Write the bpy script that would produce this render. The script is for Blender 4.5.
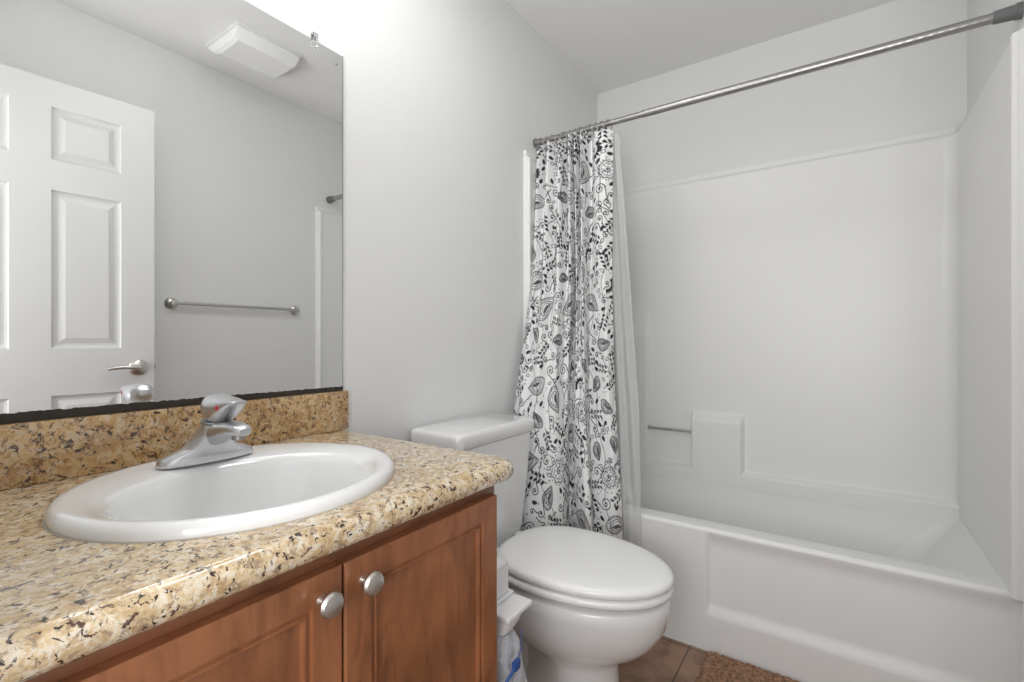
import bpy, bmesh, math, random
import numpy as np
from mathutils import Vector, Matrix
random.seed(7)
C = bpy.context.scene.collection
PI = math.pi
for o in list(bpy.data.objects): bpy.data.objects.remove(o)

# ------------------------------------------------------------------ camera, world, lights, exposure
cd = bpy.data.cameras.new('camera'); cam = bpy.data.objects.new('camera', cd); C.objects.link(cam)
cd.sensor_width = 36; cd.lens = 36*478/1024; cd.clip_start = 0.01
cam.location = (0, 0, 1.07); cam.rotation_euler = (math.radians(90), 0, math.radians(34.4-90))
bpy.context.scene.camera = cam
vs = bpy.context.scene.view_settings
vs.view_transform = 'Standard'; vs.look = 'None'; vs.gamma = 1; vs.exposure = 0.26; vs.use_curve_mapping = False
w = bpy.data.worlds.new('world'); bpy.context.scene.world = w; w.use_nodes = True
w.node_tree.nodes['Background'].inputs[0].default_value = (0.96, 0.98, 1.0, 1)
w.node_tree.nodes['Background'].inputs[1].default_value = 1.0

def area_light(name, loc, target, size, power, color=(1, 1, 1), size_y=None):
    l = bpy.data.lights.new(name, 'AREA'); l.energy = power; l.size = size; l.color = color
    if size_y: l.shape = 'RECTANGLE'; l.size_y = size_y
    o = bpy.data.objects.new(name, l); C.objects.link(o); o.location = loc
    o.rotation_euler = (Vector(target)-Vector(loc)).to_track_quat('-Z', 'Y').to_euler()
    return o
# fill light added outside the doorway behind the camera, aimed at the ceiling
area_light('doorway_fill', (-0.80, 0.0, 1.30), (1.6, 0.2, 3.2), 0.6, 19.0, (1.0, 1.0, 1.0), 1.2)

# unseen fill light added below the ceiling, with no fixture, out of frame
area_light('ceiling_fill', (0.88, 0.60, 2.415), (0.98, 0.20, 0), 0.40, 4.6, (1.0, 1.0, 0.995), 0.40)

# ------------------------------------------------------------------ room numbers
XL, XB = 0.04, 2.44      # wall with the doorway, wall behind the tub
YM, YR = 1.10, -0.395    # mirror wall, towel bar wall
ZC = 2.43

# ------------------------------------------------------------------ material helpers
def mat(name, col, rough=0.5, metal=0.0, spec=None, coat=0.0, alpha=1.0, transmission=0.0, bump=None, ior=None):
    m = bpy.data.materials.new(name); m.use_nodes = True; nt = m.node_tree
    b = nt.nodes['Principled BSDF']
    b.inputs['Base Color'].default_value = (*col, 1); b.inputs['Roughness'].default_value = rough
    b.inputs['Metallic'].default_value = metal
    if spec is not None: b.inputs['Specular IOR Level'].default_value = spec
    b.inputs['Coat Weight'].default_value = coat
    b.inputs['Alpha'].default_value = alpha
    b.inputs['Transmission Weight'].default_value = transmission
    if ior: b.inputs['IOR'].default_value = ior
    # every material is procedural: a faint noise in colour and bump
    tc = nt.nodes.new('ShaderNodeTexCoord')
    nz = nt.nodes.new('ShaderNodeTexNoise'); nt.links.new(tc.outputs['Object'], nz.inputs['Vector'])
    sc, st, dist = bump if bump else (60, 0.02, 0.0005)
    nz.inputs['Scale'].default_value = sc; nz.inputs['Detail'].default_value = 3
    bp = nt.nodes.new('ShaderNodeBump'); bp.inputs['Strength'].default_value = st; bp.inputs['Distance'].default_value = dist
    nt.links.new(nz.outputs['Fac'], bp.inputs['Height']); nt.links.new(bp.outputs[0], b.inputs['Normal'])
    return m

def ramp(nt, stops, interp='LINEAR'):
    r = nt.nodes.new('ShaderNodeValToRGB'); cr = r.color_ramp; cr.interpolation = interp
    while len(cr.elements) > 1: cr.elements.remove(cr.elements[-1])
    cr.elements[0].position = stops[0][0]; cr.elements[0].color = (*stops[0][1], 1)
    for p, c in stops[1:]:
        e = cr.elements.new(p); e.color = (*c, 1)
    return r

def mixc(nt, fac, a, b):
    m = nt.nodes.new('ShaderNodeMix'); m.data_type = 'RGBA'
    for s, v in ((m.inputs[0], fac), (m.inputs[6], a), (m.inputs[7], b)):
        if isinstance(v, bpy.types.NodeSocket): nt.links.new(v, s)
        else: s.default_value = v if isinstance(v, (int, float)) else (*v, 1)
    return m.outputs[2]

def granite(name, gold, warm, pale, brown):
    m = mat(name, (0.7, 0.6, 0.45), rough=0.16, coat=0.3)
    nt = m.node_tree; b = nt.nodes['Principled BSDF']; L = nt.links
    tc = nt.nodes.new('ShaderNodeTexCoord')
    def noise(scale, detail=4, rough=0.6, dist=0.0, off=0):
        mp = nt.nodes.new('ShaderNodeMapping'); mp.inputs['Location'].default_value = (off, off*1.7, off*.3)
        L.new(tc.outputs['Object'], mp.inputs[0])
        n = nt.nodes.new('ShaderNodeTexNoise'); n.inputs['Scale'].default_value = scale; n.inputs['Detail'].default_value = detail
        n.inputs['Roughness'].default_value = rough; n.inputs['Distortion'].default_value = dist
        L.new(mp.outputs[0], n.inputs['Vector']); return n.outputs['Fac']
    base = ramp(nt, [(0.36, warm), (0.45, gold), (0.52, tuple(min(1, x*1.10+.05) for x in gold)), (0.60, pale)])
    L.new(noise(52, 8, 0.72, 1.0), base.inputs[0])
    big = ramp(nt, [(0.46, (0, 0, 0)), (0.60, (1, 1, 1))]); L.new(noise(14, 6, .65, .8, 3.1), big.inputs[0])
    c1 = mixc(nt, big.outputs[0], base.outputs[0], mixc(nt, 0.6, base.outputs[0], warm))
    # pale quartz grains
    q = ramp(nt, [(0.52, (0, 0, 0)), (0.60, (.85, .85, .85))]); L.new(noise(70, 6, .7, .9, 7.7), q.inputs[0])
    c2 = mixc(nt, q.outputs[0], c1, pale)
    # greyish and brown grains
    g = ramp(nt, [(0.535, (0, 0, 0)), (0.60, (.9, .9, .9))]); L.new(noise(85, 6, .7, .9, 12.3), g.inputs[0])
    c3 = mixc(nt, g.outputs[0], c2, brown)
    # dark mica specks
    k = ramp(nt, [(0.59, (0, 0, 0)), (0.625, (1, 1, 1))]); L.new(noise(105, 4, .6, .9, 21.9), k.inputs[0])
    c4 = mixc(nt, k.outputs[0], c3, (0.05, 0.035, 0.03))
    k2 = ramp(nt, [(0.615, (0, 0, 0)), (0.65, (1, 1, 1))]); L.new(noise(58, 5, .6, .9, 33.3), k2.inputs[0])
    c5 = mixc(nt, k2.outputs[0], c4, (0.10, 0.05, 0.035))
    L.new(c5, b.inputs['Base Color'])
    return m

def wood(name, a, bcol, axis='Z'):
    m = mat(name, a, rough=0.33, coat=0.15)
    nt = m.node_tree; b = nt.nodes['Principled BSDF']; L = nt.links
    tc = nt.nodes.new('ShaderNodeTexCoord')
    mp = nt.nodes.new('ShaderNodeMapping')
    mp.inputs['Scale'].default_value = {'Z': (9, 9, 2.0), 'X': (2.0, 9, 9)}[axis]
    L.new(tc.outputs['Object'], mp.inputs[0])
    n = nt.nodes.new('ShaderNodeTexNoise'); n.inputs['Scale'].default_value = 3.2; n.inputs['Detail'].default_value = 7
    n.inputs['Roughness'].default_value = 0.62; n.inputs['Distortion'].default_value = 1.3; L.new(mp.outputs[0], n.inputs['Vector'])
    r = ramp(nt, [(0.28, bcol), (0.5, a), (0.75, tuple(min(1, x*1.22) for x in a))]); L.new(n.outputs['Fac'], r.inputs[0])
    # soft blotches of stain
    n2 = nt.nodes.new('ShaderNodeTexNoise'); n2.inputs['Scale'].default_value = 7; n2.inputs['Detail'].default_value = 2
    L.new(tc.outputs['Object'], n2.inputs['Vector'])
    r2 = ramp(nt, [(0.35, (0.62, 0.60, 0.58)), (0.6, (1, 1, 1))]); L.new(n2.outputs['Fac'], r2.inputs[0])
    mm = nt.nodes.new('ShaderNodeMix'); mm.data_type = 'RGBA'; mm.blend_type = 'MULTIPLY'; mm.inputs[0].default_value = 0.75
    L.new(r.outputs[0], mm.inputs[6]); L.new(r2.outputs[0], mm.inputs[7]); L.new(mm.outputs[2], b.inputs['Base Color'])
    return m

M = {}
M['wall'] = mat('wall_paint', (0.80, 0.803, 0.80), 0.6, bump=(110, 0.35, 0.002))
M['ceiling'] = mat('ceiling_paint', (0.87, 0.87, 0.865), 0.8, bump=(90, 0.3, 0.002))
M['trimw'] = mat('trim_paint', (0.80, 0.80, 0.79), 0.35)
M['doorw'] = mat('door_paint', (0.67, 0.67, 0.667), 0.38)
M['fiberglass'] = mat('white_fiberglass', (0.85, 0.85, 0.843), 0.40)
M['porcelain'] = mat('white_porcelain', (0.83, 0.83, 0.83), 0.14, coat=0.6)
M['seatplastic'] = mat('white_seat_plastic', (0.89, 0.89, 0.885), 0.22)
M['plastic'] = mat('white_plastic', (0.80, 0.80, 0.80), 0.35)
M['chrome'] = mat('worn_chrome', (0.66, 0.66, 0.68), 0.33, metal=1.0, bump=(45, 0.25, 0.002))
M['nickel'] = mat('satin_nickel', (0.62, 0.61, 0.58), 0.30, metal=1.0)
M['knobmetal'] = mat('brushed_knob_metal', (0.66, 0.63, 0.60), 0.34, metal=1.0)
M['darkmetal'] = mat('dark_metal', (0.32, 0.31, 0.30), 0.4, metal=0.9)
M['rubber'] = mat('grey_rubber', (0.17, 0.17, 0.17), 0.6)
M['dark'] = mat('dark_shadow_gap', (0.03, 0.025, 0.02), 0.8)
M['red'] = mat('red_button', (0.55, 0.03, 0.04), 0.3)
M['blue'] = mat('blue_plastic', (0.03, 0.09, 0.32), 0.35)
M['granite'] = granite('gold_granite', (0.61, 0.46, 0.27), (0.46, 0.30, 0.14), (0.76, 0.69, 0.57), (0.34, 0.235, 0.16))
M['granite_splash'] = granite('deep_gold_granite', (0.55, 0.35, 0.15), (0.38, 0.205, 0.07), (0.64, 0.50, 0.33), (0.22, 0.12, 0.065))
M['wood'] = wood('alder_wood', (0.31, 0.118, 0.050), (0.19, 0.07, 0.031))
M['woodx_shaded'] = wood('alder_rail_shaded', (0.22, 0.085, 0.038), (0.15, 0.055, 0.026), 'X')  # darker alder: the counter's shade is put into the face frame colour
M['mirror'] = mat('mirror_glass', (0.90, 0.905, 0.90), 0.0, metal=1.0, bump=(5, 0.0, 0.0))
M['desilver'] = mat('desilvered_black', (0.035, 0.028, 0.022), 0.7, bump=(80, 0.5, 0.002))
M['clear'] = mat('clear_plastic', (0.9, 0.92, 0.92), 0.08, transmission=0.9, ior=1.3)
M['lens'] = mat('fan_lens_plastic', (0.86, 0.86, 0.85), 0.3)
M['liner'] = mat('clear_liner_vinyl', (0.78, 0.79, 0.78), 0.3, alpha=0.27, bump=(5, 0.2, 0.02))
M['bag'] = mat('clear_bag_film', (0.82, 0.85, 0.92), 0.18, alpha=0.55, bump=(22, 1.0, 0.03))
M['caulk'] = mat('caulk', (0.52, 0.47, 0.40), 0.5)
M['tissue'] = mat('white_tissue', (0.84, 0.84, 0.85), 0.9, bump=(70, 0.6, 0.004))
M['card'] = mat('grey_cardboard', (0.25, 0.25, 0.26), 0.8)
# brushed rod with a twisted sheen
M['rod'] = mat('brushed_rod_steel', (0.42, 0.41, 0.40), 0.38, metal=1.0)
nt = M['rod'].node_tree; b = nt.nodes['Principled BSDF']; tc = nt.nodes.new('ShaderNodeTexCoord')
wv = nt.nodes.new('ShaderNodeTexWave'); wv.bands_direction = 'DIAGONAL'; wv.inputs['Scale'].default_value = 28; wv.inputs['Distortion'].default_value = 1.5
nt.links.new(tc.outputs['Object'], wv.inputs[0])
bp = nt.nodes.new('ShaderNodeBump'); bp.inputs['Strength'].default_value = 0.18; bp.inputs['Distance'].default_value = 0.002
nt.links.new(wv.outputs['Fac'], bp.inputs['Height']); nt.links.new(bp.outputs[0], b.inputs['Normal'])
# frosted globe of the vanity lamp: gives off light
M['globe'] = mat('lit_globe', (1, 1, 1), 0.5)
bs = M['globe'].node_tree.nodes['Principled BSDF']; bs.inputs['Emission Color'].default_value = (1, 0.97, 0.93, 1); bs.inputs['Emission Strength'].default_value = 3.0
# floor tile
def tile_mat():
    m = mat('brown_floor_tile', (0.3, 0.17, 0.1), 0.42)
    nt = m.node_tree; b = nt.nodes['Principled BSDF']; L = nt.links
    tc = nt.nodes.new('ShaderNodeTexCoord')
    mp = nt.nodes.new('ShaderNodeMapping'); mp.inputs['Location'].default_value = (-1.725, -0.432, 0); L.new(tc.outputs['Object'], mp.inputs[0])
    br = nt.nodes.new('ShaderNodeTexBrick'); br.offset = 0.0; br.squash = 1.0
    br.inputs['Scale'].default_value = 1.0; br.inputs['Brick Width'].default_value = 0.33; br.inputs['Row Height'].default_value = 0.33
    br.inputs['Mortar Size'].default_value = 0.003; br.inputs['Mortar Smooth'].default_value = 0.2
    br.inputs['Color1'].default_value = (0.35, 0.215, 0.14, 1); br.inputs['Color2'].default_value = (0.31, 0.185, 0.12, 1); br.inputs['Mortar'].default_value = (0.11, 0.075, 0.055, 1)
    L.new(mp.outputs[0], br.inputs[0])
    n = nt.nodes.new('ShaderNodeTexNoise'); n.inputs['Scale'].default_value = 13; n.inputs['Detail'].default_value = 6; n.inputs['Distortion'].default_value = 0.6
    L.new(tc.outputs['Object'], n.inputs['Vector'])
    r = ramp(nt, [(0.3, (0.50, 0.42, 0.36)), (0.55, (1, 1, 1)), (0.75, (1.25, 1.2, 1.1))]); L.new(n.outputs['Fac'], r.inputs[0])
    mm = nt.nodes.new('ShaderNodeMix'); mm.data_type = 'RGBA'; mm.blend_type = 'MULTIPLY'; mm.inputs[0].default_value = 0.8
    L.new(br.outputs['Color'], mm.inputs[6]); L.new(r.outputs[0], mm.inputs[7]); L.new(mm.outputs[2], b.inputs['Base Color'])
    return m
M['tile'] = tile_mat()
def mat_mat():
    m = mat('brown_shag', (0.30, 0.17, 0.10), 0.95, bump=(160, 1.0, 0.01))
    nt = m.node_tree; b = nt.nodes['Principled BSDF']
    n = nt.nodes.new('ShaderNodeTexNoise'); n.inputs['Scale'].default_value = 90; n.inputs['Detail'].default_value = 3
    tc = nt.nodes.new('ShaderNodeTexCoord'); nt.links.new(tc.outputs['Object'], n.inputs['Vector'])
    r = ramp(nt, [(0.32, (0.20, 0.105, 0.06)), (0.62, (0.46, 0.26, 0.16))]); nt.links.new(n.outputs['Fac'], r.inputs[0]); nt.links.new(r.outputs[0], b.inputs['Base Color'])
    return m
M['shag'] = mat_mat()
# printed cotton: ink amount is stored in a mesh attribute
def cloth_mat():
    m = mat('printed_cotton', (0.8, 0.8, 0.8), 0.85, bump=(300, 0.2, 0.001))
    nt = m.node_tree; b = nt.nodes['Principled BSDF']
    a = nt.nodes.new('ShaderNodeAttribute'); a.attribute_name = 'ink'
    r = ramp(nt, [(0.0, (0.80, 0.80, 0.80)), (1.0, (0.018, 0.017, 0.018))]); nt.links.new(a.outputs['Fac'], r.inputs[0])
    nt.links.new(r.outputs[0], b.inputs['Base Color'])
    return m
M['cloth'] = cloth_mat()

# ------------------------------------------------------------------ object helpers
def tag(o, label=None, cat=None, group=None, kind=None):
    if label: o['label'] = label
    if cat: o['category'] = cat
    if group: o['group'] = group
    if kind: o['kind'] = kind
    return o
def thing(name, loc, label, cat, group=None):
    o = bpy.data.objects.new(name, None); C.objects.link(o); o.location = loc; o.empty_display_size = 0.05
    return tag(o, label, cat, group)
def wloc(p):
    v = Vector((0, 0, 0))
    while p is not None: v += p.location; p = p.parent
    return v
def obj(name, bm, m, parent=None, smooth=True, origin=None, angle=35):
    """link a bmesh given in world coordinates as one mesh object"""
    me = bpy.data.meshes.new(name)
    off = wloc(parent) if parent else Vector((0, 0, 0))
    o0 = Vector(origin) if origin is not None else off
    bmesh.ops.translate(bm, verts=bm.verts, vec=-o0)
    bmesh.ops.recalc_face_normals(bm, faces=bm.faces)
    if smooth:
        for f in bm.faces: f.smooth = True
        for e in bm.edges:
            if len(e.link_faces) == 2 and e.calc_face_angle(0) > math.radians(angle): e.smooth = False
    bm.to_mesh(me); bm.free(); me.materials.append(M[m] if isinstance(m, str) else m)
    o = bpy.data.objects.new(name, me); C.objects.link(o)
    o.location = o0 - off
    if parent: o.parent = parent
    return o
def box(bm, x0, x1, y0, y1, z0, z1, bev=0.0, seg=2):
    r = bmesh.ops.create_cube(bm, size=1.0)
    vsn = r['verts']
    for v in vsn:
        v.co = Vector(((x0+x1)/2+v.co.x*(x1-x0), (y0+y1)/2+v.co.y*(y1-y0), (z0+z1)/2+v.co.z*(z1-z0)))
    if bev:
        es = list({e for v in vsn for e in v.link_edges})
        bmesh.ops.bevel(bm, geom=es, offset=bev, segments=seg, profile=0.6, affect='EDGES')
    return bm
def nbox(*a, **k): return box(bmesh.new(), *a, **k)
def loft(bm, rings, cap0=True, cap1=True, closed=True):
    """rings: lists of 3-D points, all of one length"""
    R = [[bm.verts.new(p) for p in r] for r in rings]
    n = len(R[0])
    for a, b_ in zip(R, R[1:]):
        for i in range(n if closed else n-1):
            j = (i+1) % n
            try: bm.faces.new((a[i], a[j], b_[j], b_[i]))
            except ValueError: pass
    if cap0: bm.faces.new(R[0][::-1])
    if cap1: bm.faces.new(R[-1])
    return bm
def circ(c, r, ax, n=24, r2=None):
    c = Vector(c); ax = Vector(ax).normalized()
    u = ax.orthogonal().normalized() if abs(ax.z) < 0.99 else Vector((1, 0, 0)); v = ax.cross(u)
    r2 = r2 or r
    return [c+u*math.cos(2*PI*i/n)*r+v*math.sin(2*PI*i/n)*r2 for i in range(n)]
def lathe(bm, base, axis, prof, n=28):
    """prof: (distance along the axis, radius)"""
    a = Vector(axis).normalized(); b0 = Vector(base)
    loft(bm, [circ(b0+a*d, max(r, 1e-4), a, n) for d, r in prof]); return bm
def tube(bm, pts, r, n=10):
    pts = [Vector(p) for p in pts]
    rs = r if isinstance(r, (list, tuple)) else [r]*len(pts)
    rings = []; u = None
    for i, p in enumerate(pts):
        t = (pts[min(i+1, len(pts)-1)]-pts[max(i-1, 0)]).normalized()
        u = t.orthogonal().normalized() if u is None else (u-t*u.dot(t)).normalized()
        v = t.cross(u)
        rings.append([p+(u*math.cos(2*PI*k/n)+v*math.sin(2*PI*k/n))*rs[i] for k in range(n)])
    loft(bm, rings); return bm
def heightgrid(us, vs_, fn, back):
    """closed slab: front points fn(u,v), back points back(u,v)"""
    bm = bmesh.new()
    F = [[bm.verts.new(fn(u, v)) for u in us] for v in vs_]
    for j in range(len(vs_)-1):
        for i in range(len(us)-1):
            bm.faces.new((F[j][i], F[j][i+1], F[j+1][i+1], F[j+1][i]))
    rim = [F[0][i] for i in range(len(us))]+[F[j][-1] for j in range(1, len(vs_))]+[F[-1][i] for i in range(len(us)-2, -1, -1)]+[F[j][0] for j in range(len(vs_)-2, 0, -1)]
    keys = [(us[i], vs_[0]) for i in range(len(us))]+[(us[-1], v) for v in vs_[1:]]+[(us[i], vs_[-1]) for i in range(len(us)-2, -1, -1)]+[(us[0], vs_[j]) for j in range(len(vs_)-2, 0, -1)]
    B = [bm.verts.new(back(u, v)) for u, v in keys]
    n = len(rim)
    for i in range(n):
        j = (i+1) % n
        bm.faces.new((rim[i], B[i], B[j], rim[j]))
    bm.faces.new(B)
    return bm
def ss(a, b_, x):
    t = min(1, max(0, (x-a)/(b_-a))); return t*t*(3-2*t)

# ------------------------------------------------------------------ room shell
tag(obj('floor', nbox(-1.2, XB+.1, YR-.1, YM+.1, -0.08, 0), 'tile', smooth=False), kind='structure')
tag(obj('ceiling', nbox(XL-.12, XB+.1, YR-.1, YM+.1, ZC, ZC+.08), 'ceiling', smooth=False), kind='structure')
tag(obj('wall_mirror_side', nbox(XL-.12, XB+.1, YM, YM+.1, 0, ZC), 'wall', smooth=False), kind='structure')
tag(obj('wall_towel_side', nbox(XL-.12, XB+.1, YR-.1, YR, 0, ZC), 'wall', smooth=False), kind='structure')
tag(obj('wall_tub_end', nbox(XB, XB+.1, YR, YM, 0, ZC), 'wall', smooth=False), kind='structure')
D0, D1, DH = -0.295, 0.52, 2.062
bm = bmesh.new()
box(bm, XL-.12, XL, YR, D0, 0, ZC); box(bm, XL-.12, XL, D1, YM, 0, ZC); box(bm, XL-.12, XL, D0, D1, DH, ZC)
tag(obj('wall_doorway', bm, 'wall', smooth=False), kind='structure')
bm = bmesh.new()
for y0, y1 in ((D0, D0+.016), (D1-.016, D1)): box(bm, XL-.12, XL, y0, y1, 0, DH, 0.002)
box(bm, XL-.12, XL, D0+.016, D1-.016, DH-.016, DH, 0.002)
tag(obj('trim_1', bm, 'trimw'), kind='structure')
bm = nbox(0.80, 1.685, YR, YR+.012, 0, 0.085, 0.003)
tag(obj('baseboard_towel_side', bm, 'trimw'), kind='structure')
bm = nbox(0.775, 1.685, YM-.012, YM, 0, 0.085, 0.003)
tag(obj('baseboard_mirror_side', bm, 'trimw'), kind='structure')

# ------------------------------------------------------------------ six-panel door, open in front of the towel bar wall
def panel_face(bm, xs, zs, holes, y):
    """flat face at y on the grid xs*zs, leaving out the cells of the panels, and moulded panels in their place"""
    V = {}
    def v(x, z):
        k = (round(x, 5), round(z, 5))
        if k not in V: V[k] = bm.verts.new((x, y, z))
        return V[k]
    for i in range(len(xs)-1):
        for j in range(len(zs)-1):
            if (i, j) in holes:
                x0, x1, z0, z1 = xs[i], xs[i+1], zs[j], zs[j+1]
                prev = [v(x0, z0), v(x1, z0), v(x1, z1), v(x0, z1)]
                for ins, dep in holes[(i, j)]:
                    cur = [bm.verts.new(p) for p in ((x0+ins, y-dep, z0+ins), (x1-ins, y-dep, z0+ins), (x1-ins, y-dep, z1-ins), (x0+ins, y-dep, z1-ins))]
                    for k in range(4): bm.faces.new((prev[k], prev[(k+1) % 4], cur[(k+1) % 4], cur[k]))
                    prev = cur
                bm.faces.new(prev)
            else:
                bm.faces.new((v(xs[i], zs[j]), v(xs[i+1], zs[j]), v(xs[i+1], zs[j+1]), v(xs[i], zs[j+1])))
def slab_behind(bm, x0, x1, z0, z1, y, th):
    a = [(x0, y, z0), (x1, y, z0), (x1, y, z1), (x0, y, z1)]
    A = [bm.verts.new(p) for p in a]; B = [bm.verts.new((p[0], y-th, p[2])) for p in a]
    for k in range(4): bm.faces.new((A[k], A[(k+1) % 4], B[(k+1) % 4], B[k]))
    bm.faces.new(B)
hinge = Vector((0.072, -0.272, 0)); dang = math.atan2(0.050, 0.748)
dt = bpy.data.objects.new('door_1', None); C.objects.link(dt); dt.location = hinge; dt.rotation_euler = (0, 0, dang)
tag(dt, kind='structure')
xs = [0, .111, .321, .430, .638, .75]; zs = [0.012, 0.20, 0.864, 1.042, 1.637, 1.750, 1.948, 2.048]
prof = [(0.004, 0.006), (0.012, 0.009), (0.020, 0.009), (0.040, 0.002)]
holes = {(i, j): prof for i in (1, 3) for j in (1, 3, 5)}
bm = bmesh.new(); panel_face(bm, xs, zs, holes, 0.0); slab_behind(bm, 0, .75, .012, 2.048, 0, .035)
def local(name, bm, m, parent, **k):
    """mesh already in the parent's own coordinates"""
    o = obj(name, bm, m, None, origin=(0, 0, 0), **k); o.parent = parent; return o
local('door_leaf', bm, 'doorw', dt, angle=12)
bm = bmesh.new(); kx = .694; kz = .960
lathe(bm, (kx, 0, kz), (0, 1, 0), [(0, .033), (.004, .033), (.010, .028), (.014, .014), (.036, .011), (.040, .010)])
tube(bm, [(kx, .034, kz), (kx-.02, .038, kz+.001), (kx-.06, .038, kz+.004), (kx-.105, .034, kz-.002)], [.010, .0095, .0075, .006], 12)
local('door_lever', bm, 'nickel', dt)
for hz in (.25, 1.0, 1.8):
    bm = bmesh.new(); lathe(bm, (-.004, .004, hz-.045), (0, 0, 1), [(0, .006), (.09, .006)], 12); local('hinge', bm, 'nickel', dt)
bm = nbox(.7495, .7515, -.030, -.006, .935, .99, .0003); local('latch_plate', bm, 'nickel', dt)
bm = nbox(.751, .758, -.024, -.012, .952, .972, .002); local('latch', bm, 'darkmetal', dt)

# ------------------------------------------------------------------ mirror
t = thing('wall_mirror', (0.42, YM, .943), 'large frameless wall mirror above the granite backsplash', 'mirror')
obj('glass', nbox(.06, .797, YM-.006, YM-.001, .943, 1.83), 'mirror', t, smooth=False)
# ragged black strip where the silvering has gone along the bottom edge
bm = bmesh.new(); n = 150; lo = []; hi = []
rr = random.Random(3); hgt = 0.010
for i in range(n+1):
    x = .06+(.797-.06)*i/n
    base = .0125-.0065*(i/n)
    hgt = base+rr.uniform(-.0012, .0012)
    lo.append((x, .9385)); hi.append((x, .943+hgt))
yA, yB = YM-.0085, YM-.0062
loft(bm, [[(a[0], yA, a[1]) for a in lo], [(a[0], yA, a[1]) for a in hi], [(a[0], yB, a[1]) for a in hi], [(a[0], yB, a[1]) for a in lo], [(a[0], yA, a[1]) for a in lo]], False, False, closed=False)
e = obj('black_edge', bm, 'desilver', t, smooth=False); e['label'] = 'ragged black desilvered bottom edge'
obj('edge_strip', nbox(.7968, .7985, YM-.007, YM-.0005, .943, 1.83), 'darkmetal', t, smooth=False)
bm = bmesh.new(); box(bm, .708, .722, YM-.011, YM, 1.829, 1.848, .002); box(bm, .708, .722, YM-.013, YM-.0075, 1.812, 1.832, .002)
lathe(bm, (.715, YM-.010, 1.840), (0, -1, 0), [(0, .004), (.003, .003)], 10)
e = obj('clip', bm, 'clear', t); e['label'] = 'clear plastic mirror clip'
bm = bmesh.new(); lathe(bm, (.779, YM-.006, 1.800), (0, -1, 0), [(0, .0026), (.002, .002)], 10)
obj('screw', bm, 'darkmetal', t)

# ------------------------------------------------------------------ vanity lamp over the mirror (out of the frame, it lights the room)
t = thing('vanity_light', (.41, YM, 2.06), 'chrome vanity light bar with three lit white globes above the mirror', 'lamp')
obj('back_bar', nbox(.14, .68, YM-.03, YM-.0005, 2.03, 2.13, .006), 'chrome', t)
for i, x in enumerate((.22, .41, .60)):
    bm = bmesh.new(); lathe(bm, (x, YM-.03, 2.08), (0, -1, 0), [(0, .024), (.02, .024), (.028, .02)]); obj('socket', bm, 'chrome', t)
    bm = bmesh.new(); bmesh.ops.create_uvsphere(bm, u_segments=24, v_segments=14, radius=.045); bmesh.ops.translate(bm, verts=bm.verts, vec=(x, YM-.10, 2.08))
    g = obj('globe', bm, 'globe', t)
    l = bpy.data.lights.new('globe_lamp', 'POINT'); l.energy = 1.2; l.shadow_soft_size = .05; l.color = (1, .985, .96)
    lo_ = bpy.data.objects.new('globe_lamp', l); C.objects.link(lo_); lo_.parent = t; lo_.location = (x-.41, -.18, .0)

# ------------------------------------------------------------------ ceiling fan with lens
t = thing('ceiling_fan', (1.165, -.07, ZC), 'white plastic exhaust fan cover on the ceiling, seen in the mirror', 'fan')
obj('housing', nbox(1.015, 1.315, -.215, .08, ZC-.008, ZC, .003), 'plastic', t)
sec = [(-.205, 0), (-.205, -.012), (-.17, -.038), (-.12, -.052), (.005, -.052), (.035, -.045), (.068, -.012), (.068, 0)]
bm = bmesh.new(); loft(bm, [[(x, y, ZC-.008+z*k) for y, z in sec] for x, k in ((1.025, .82), (1.04, 1), (1.29, 1), (1.305, .82))])
obj('lens', bm, 'lens', t, angle=15)


# ------------------------------------------------------------------ towel bar opposite the mirror
t = thing('towel_bar', (1.24, YR, 1.247), 'brushed nickel towel bar on the wall, seen in the mirror', 'towel bar')
for x in (.945, 1.560):
    bm = bmesh.new(); lathe(bm, (x, YR+.0005, 1.247), (0, 1, 0), [(0, .027), (.006, .027), (.011, .022), (.016, .012), (.025, .010), (.026, .013), (.035, .013), (.039, .011), (.041, .004)])
    obj('bracket', bm, 'nickel', t)
bm = bmesh.new(); tube(bm, [(.937, YR+.032, 1.247), (1.567, YR+.032, 1.247)], .008, 14); obj('bar', bm, 'nickel', t)

# ------------------------------------------------------------------ vanity: cabinet, counter, backsplash, sink, faucet
cx0, cx1, cyf, czt = XL+.004, .773, .572, .789
t = thing('vanity_cabinet', ((cx0+cx1)/2, .83, 0), 'reddish brown wooden vanity cabinet with two doors under the granite counter', 'cabinet')
bm = bmesh.new()
box(bm, cx0, cx1, cyf+.02, YM-.016, .10, .64)                        # case, kept low under the basin
box(bm, cx0, cx1, cyf+.02, cyf+.035, .64, czt); box(bm, cx1-.016, cx1, cyf+.035, YM-.016, .64, czt); box(bm, cx0, cx0+.016, cyf+.035, YM-.016, .64, czt)
box(bm, cx0, cx1, cyf+.075, cyf+.09, 0.001, .10)
obj('case', bm, 'wood', t, smooth=False)
bm = bmesh.new()
box(bm, cx0, cx1, cyf, cyf+.02, .750, czt, .0015); box(bm, cx0, cx1, cyf, cyf+.02, .10, .135, .0015)
for a, b_ in ((cx0, cx0+.03), (.385, .425), (cx1-.04, cx1)): box(bm, a, b_, cyf, cyf+.02, .134, .751, .0015)
obj('face_frame', bm, 'woodx_shaded', t)
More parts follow.
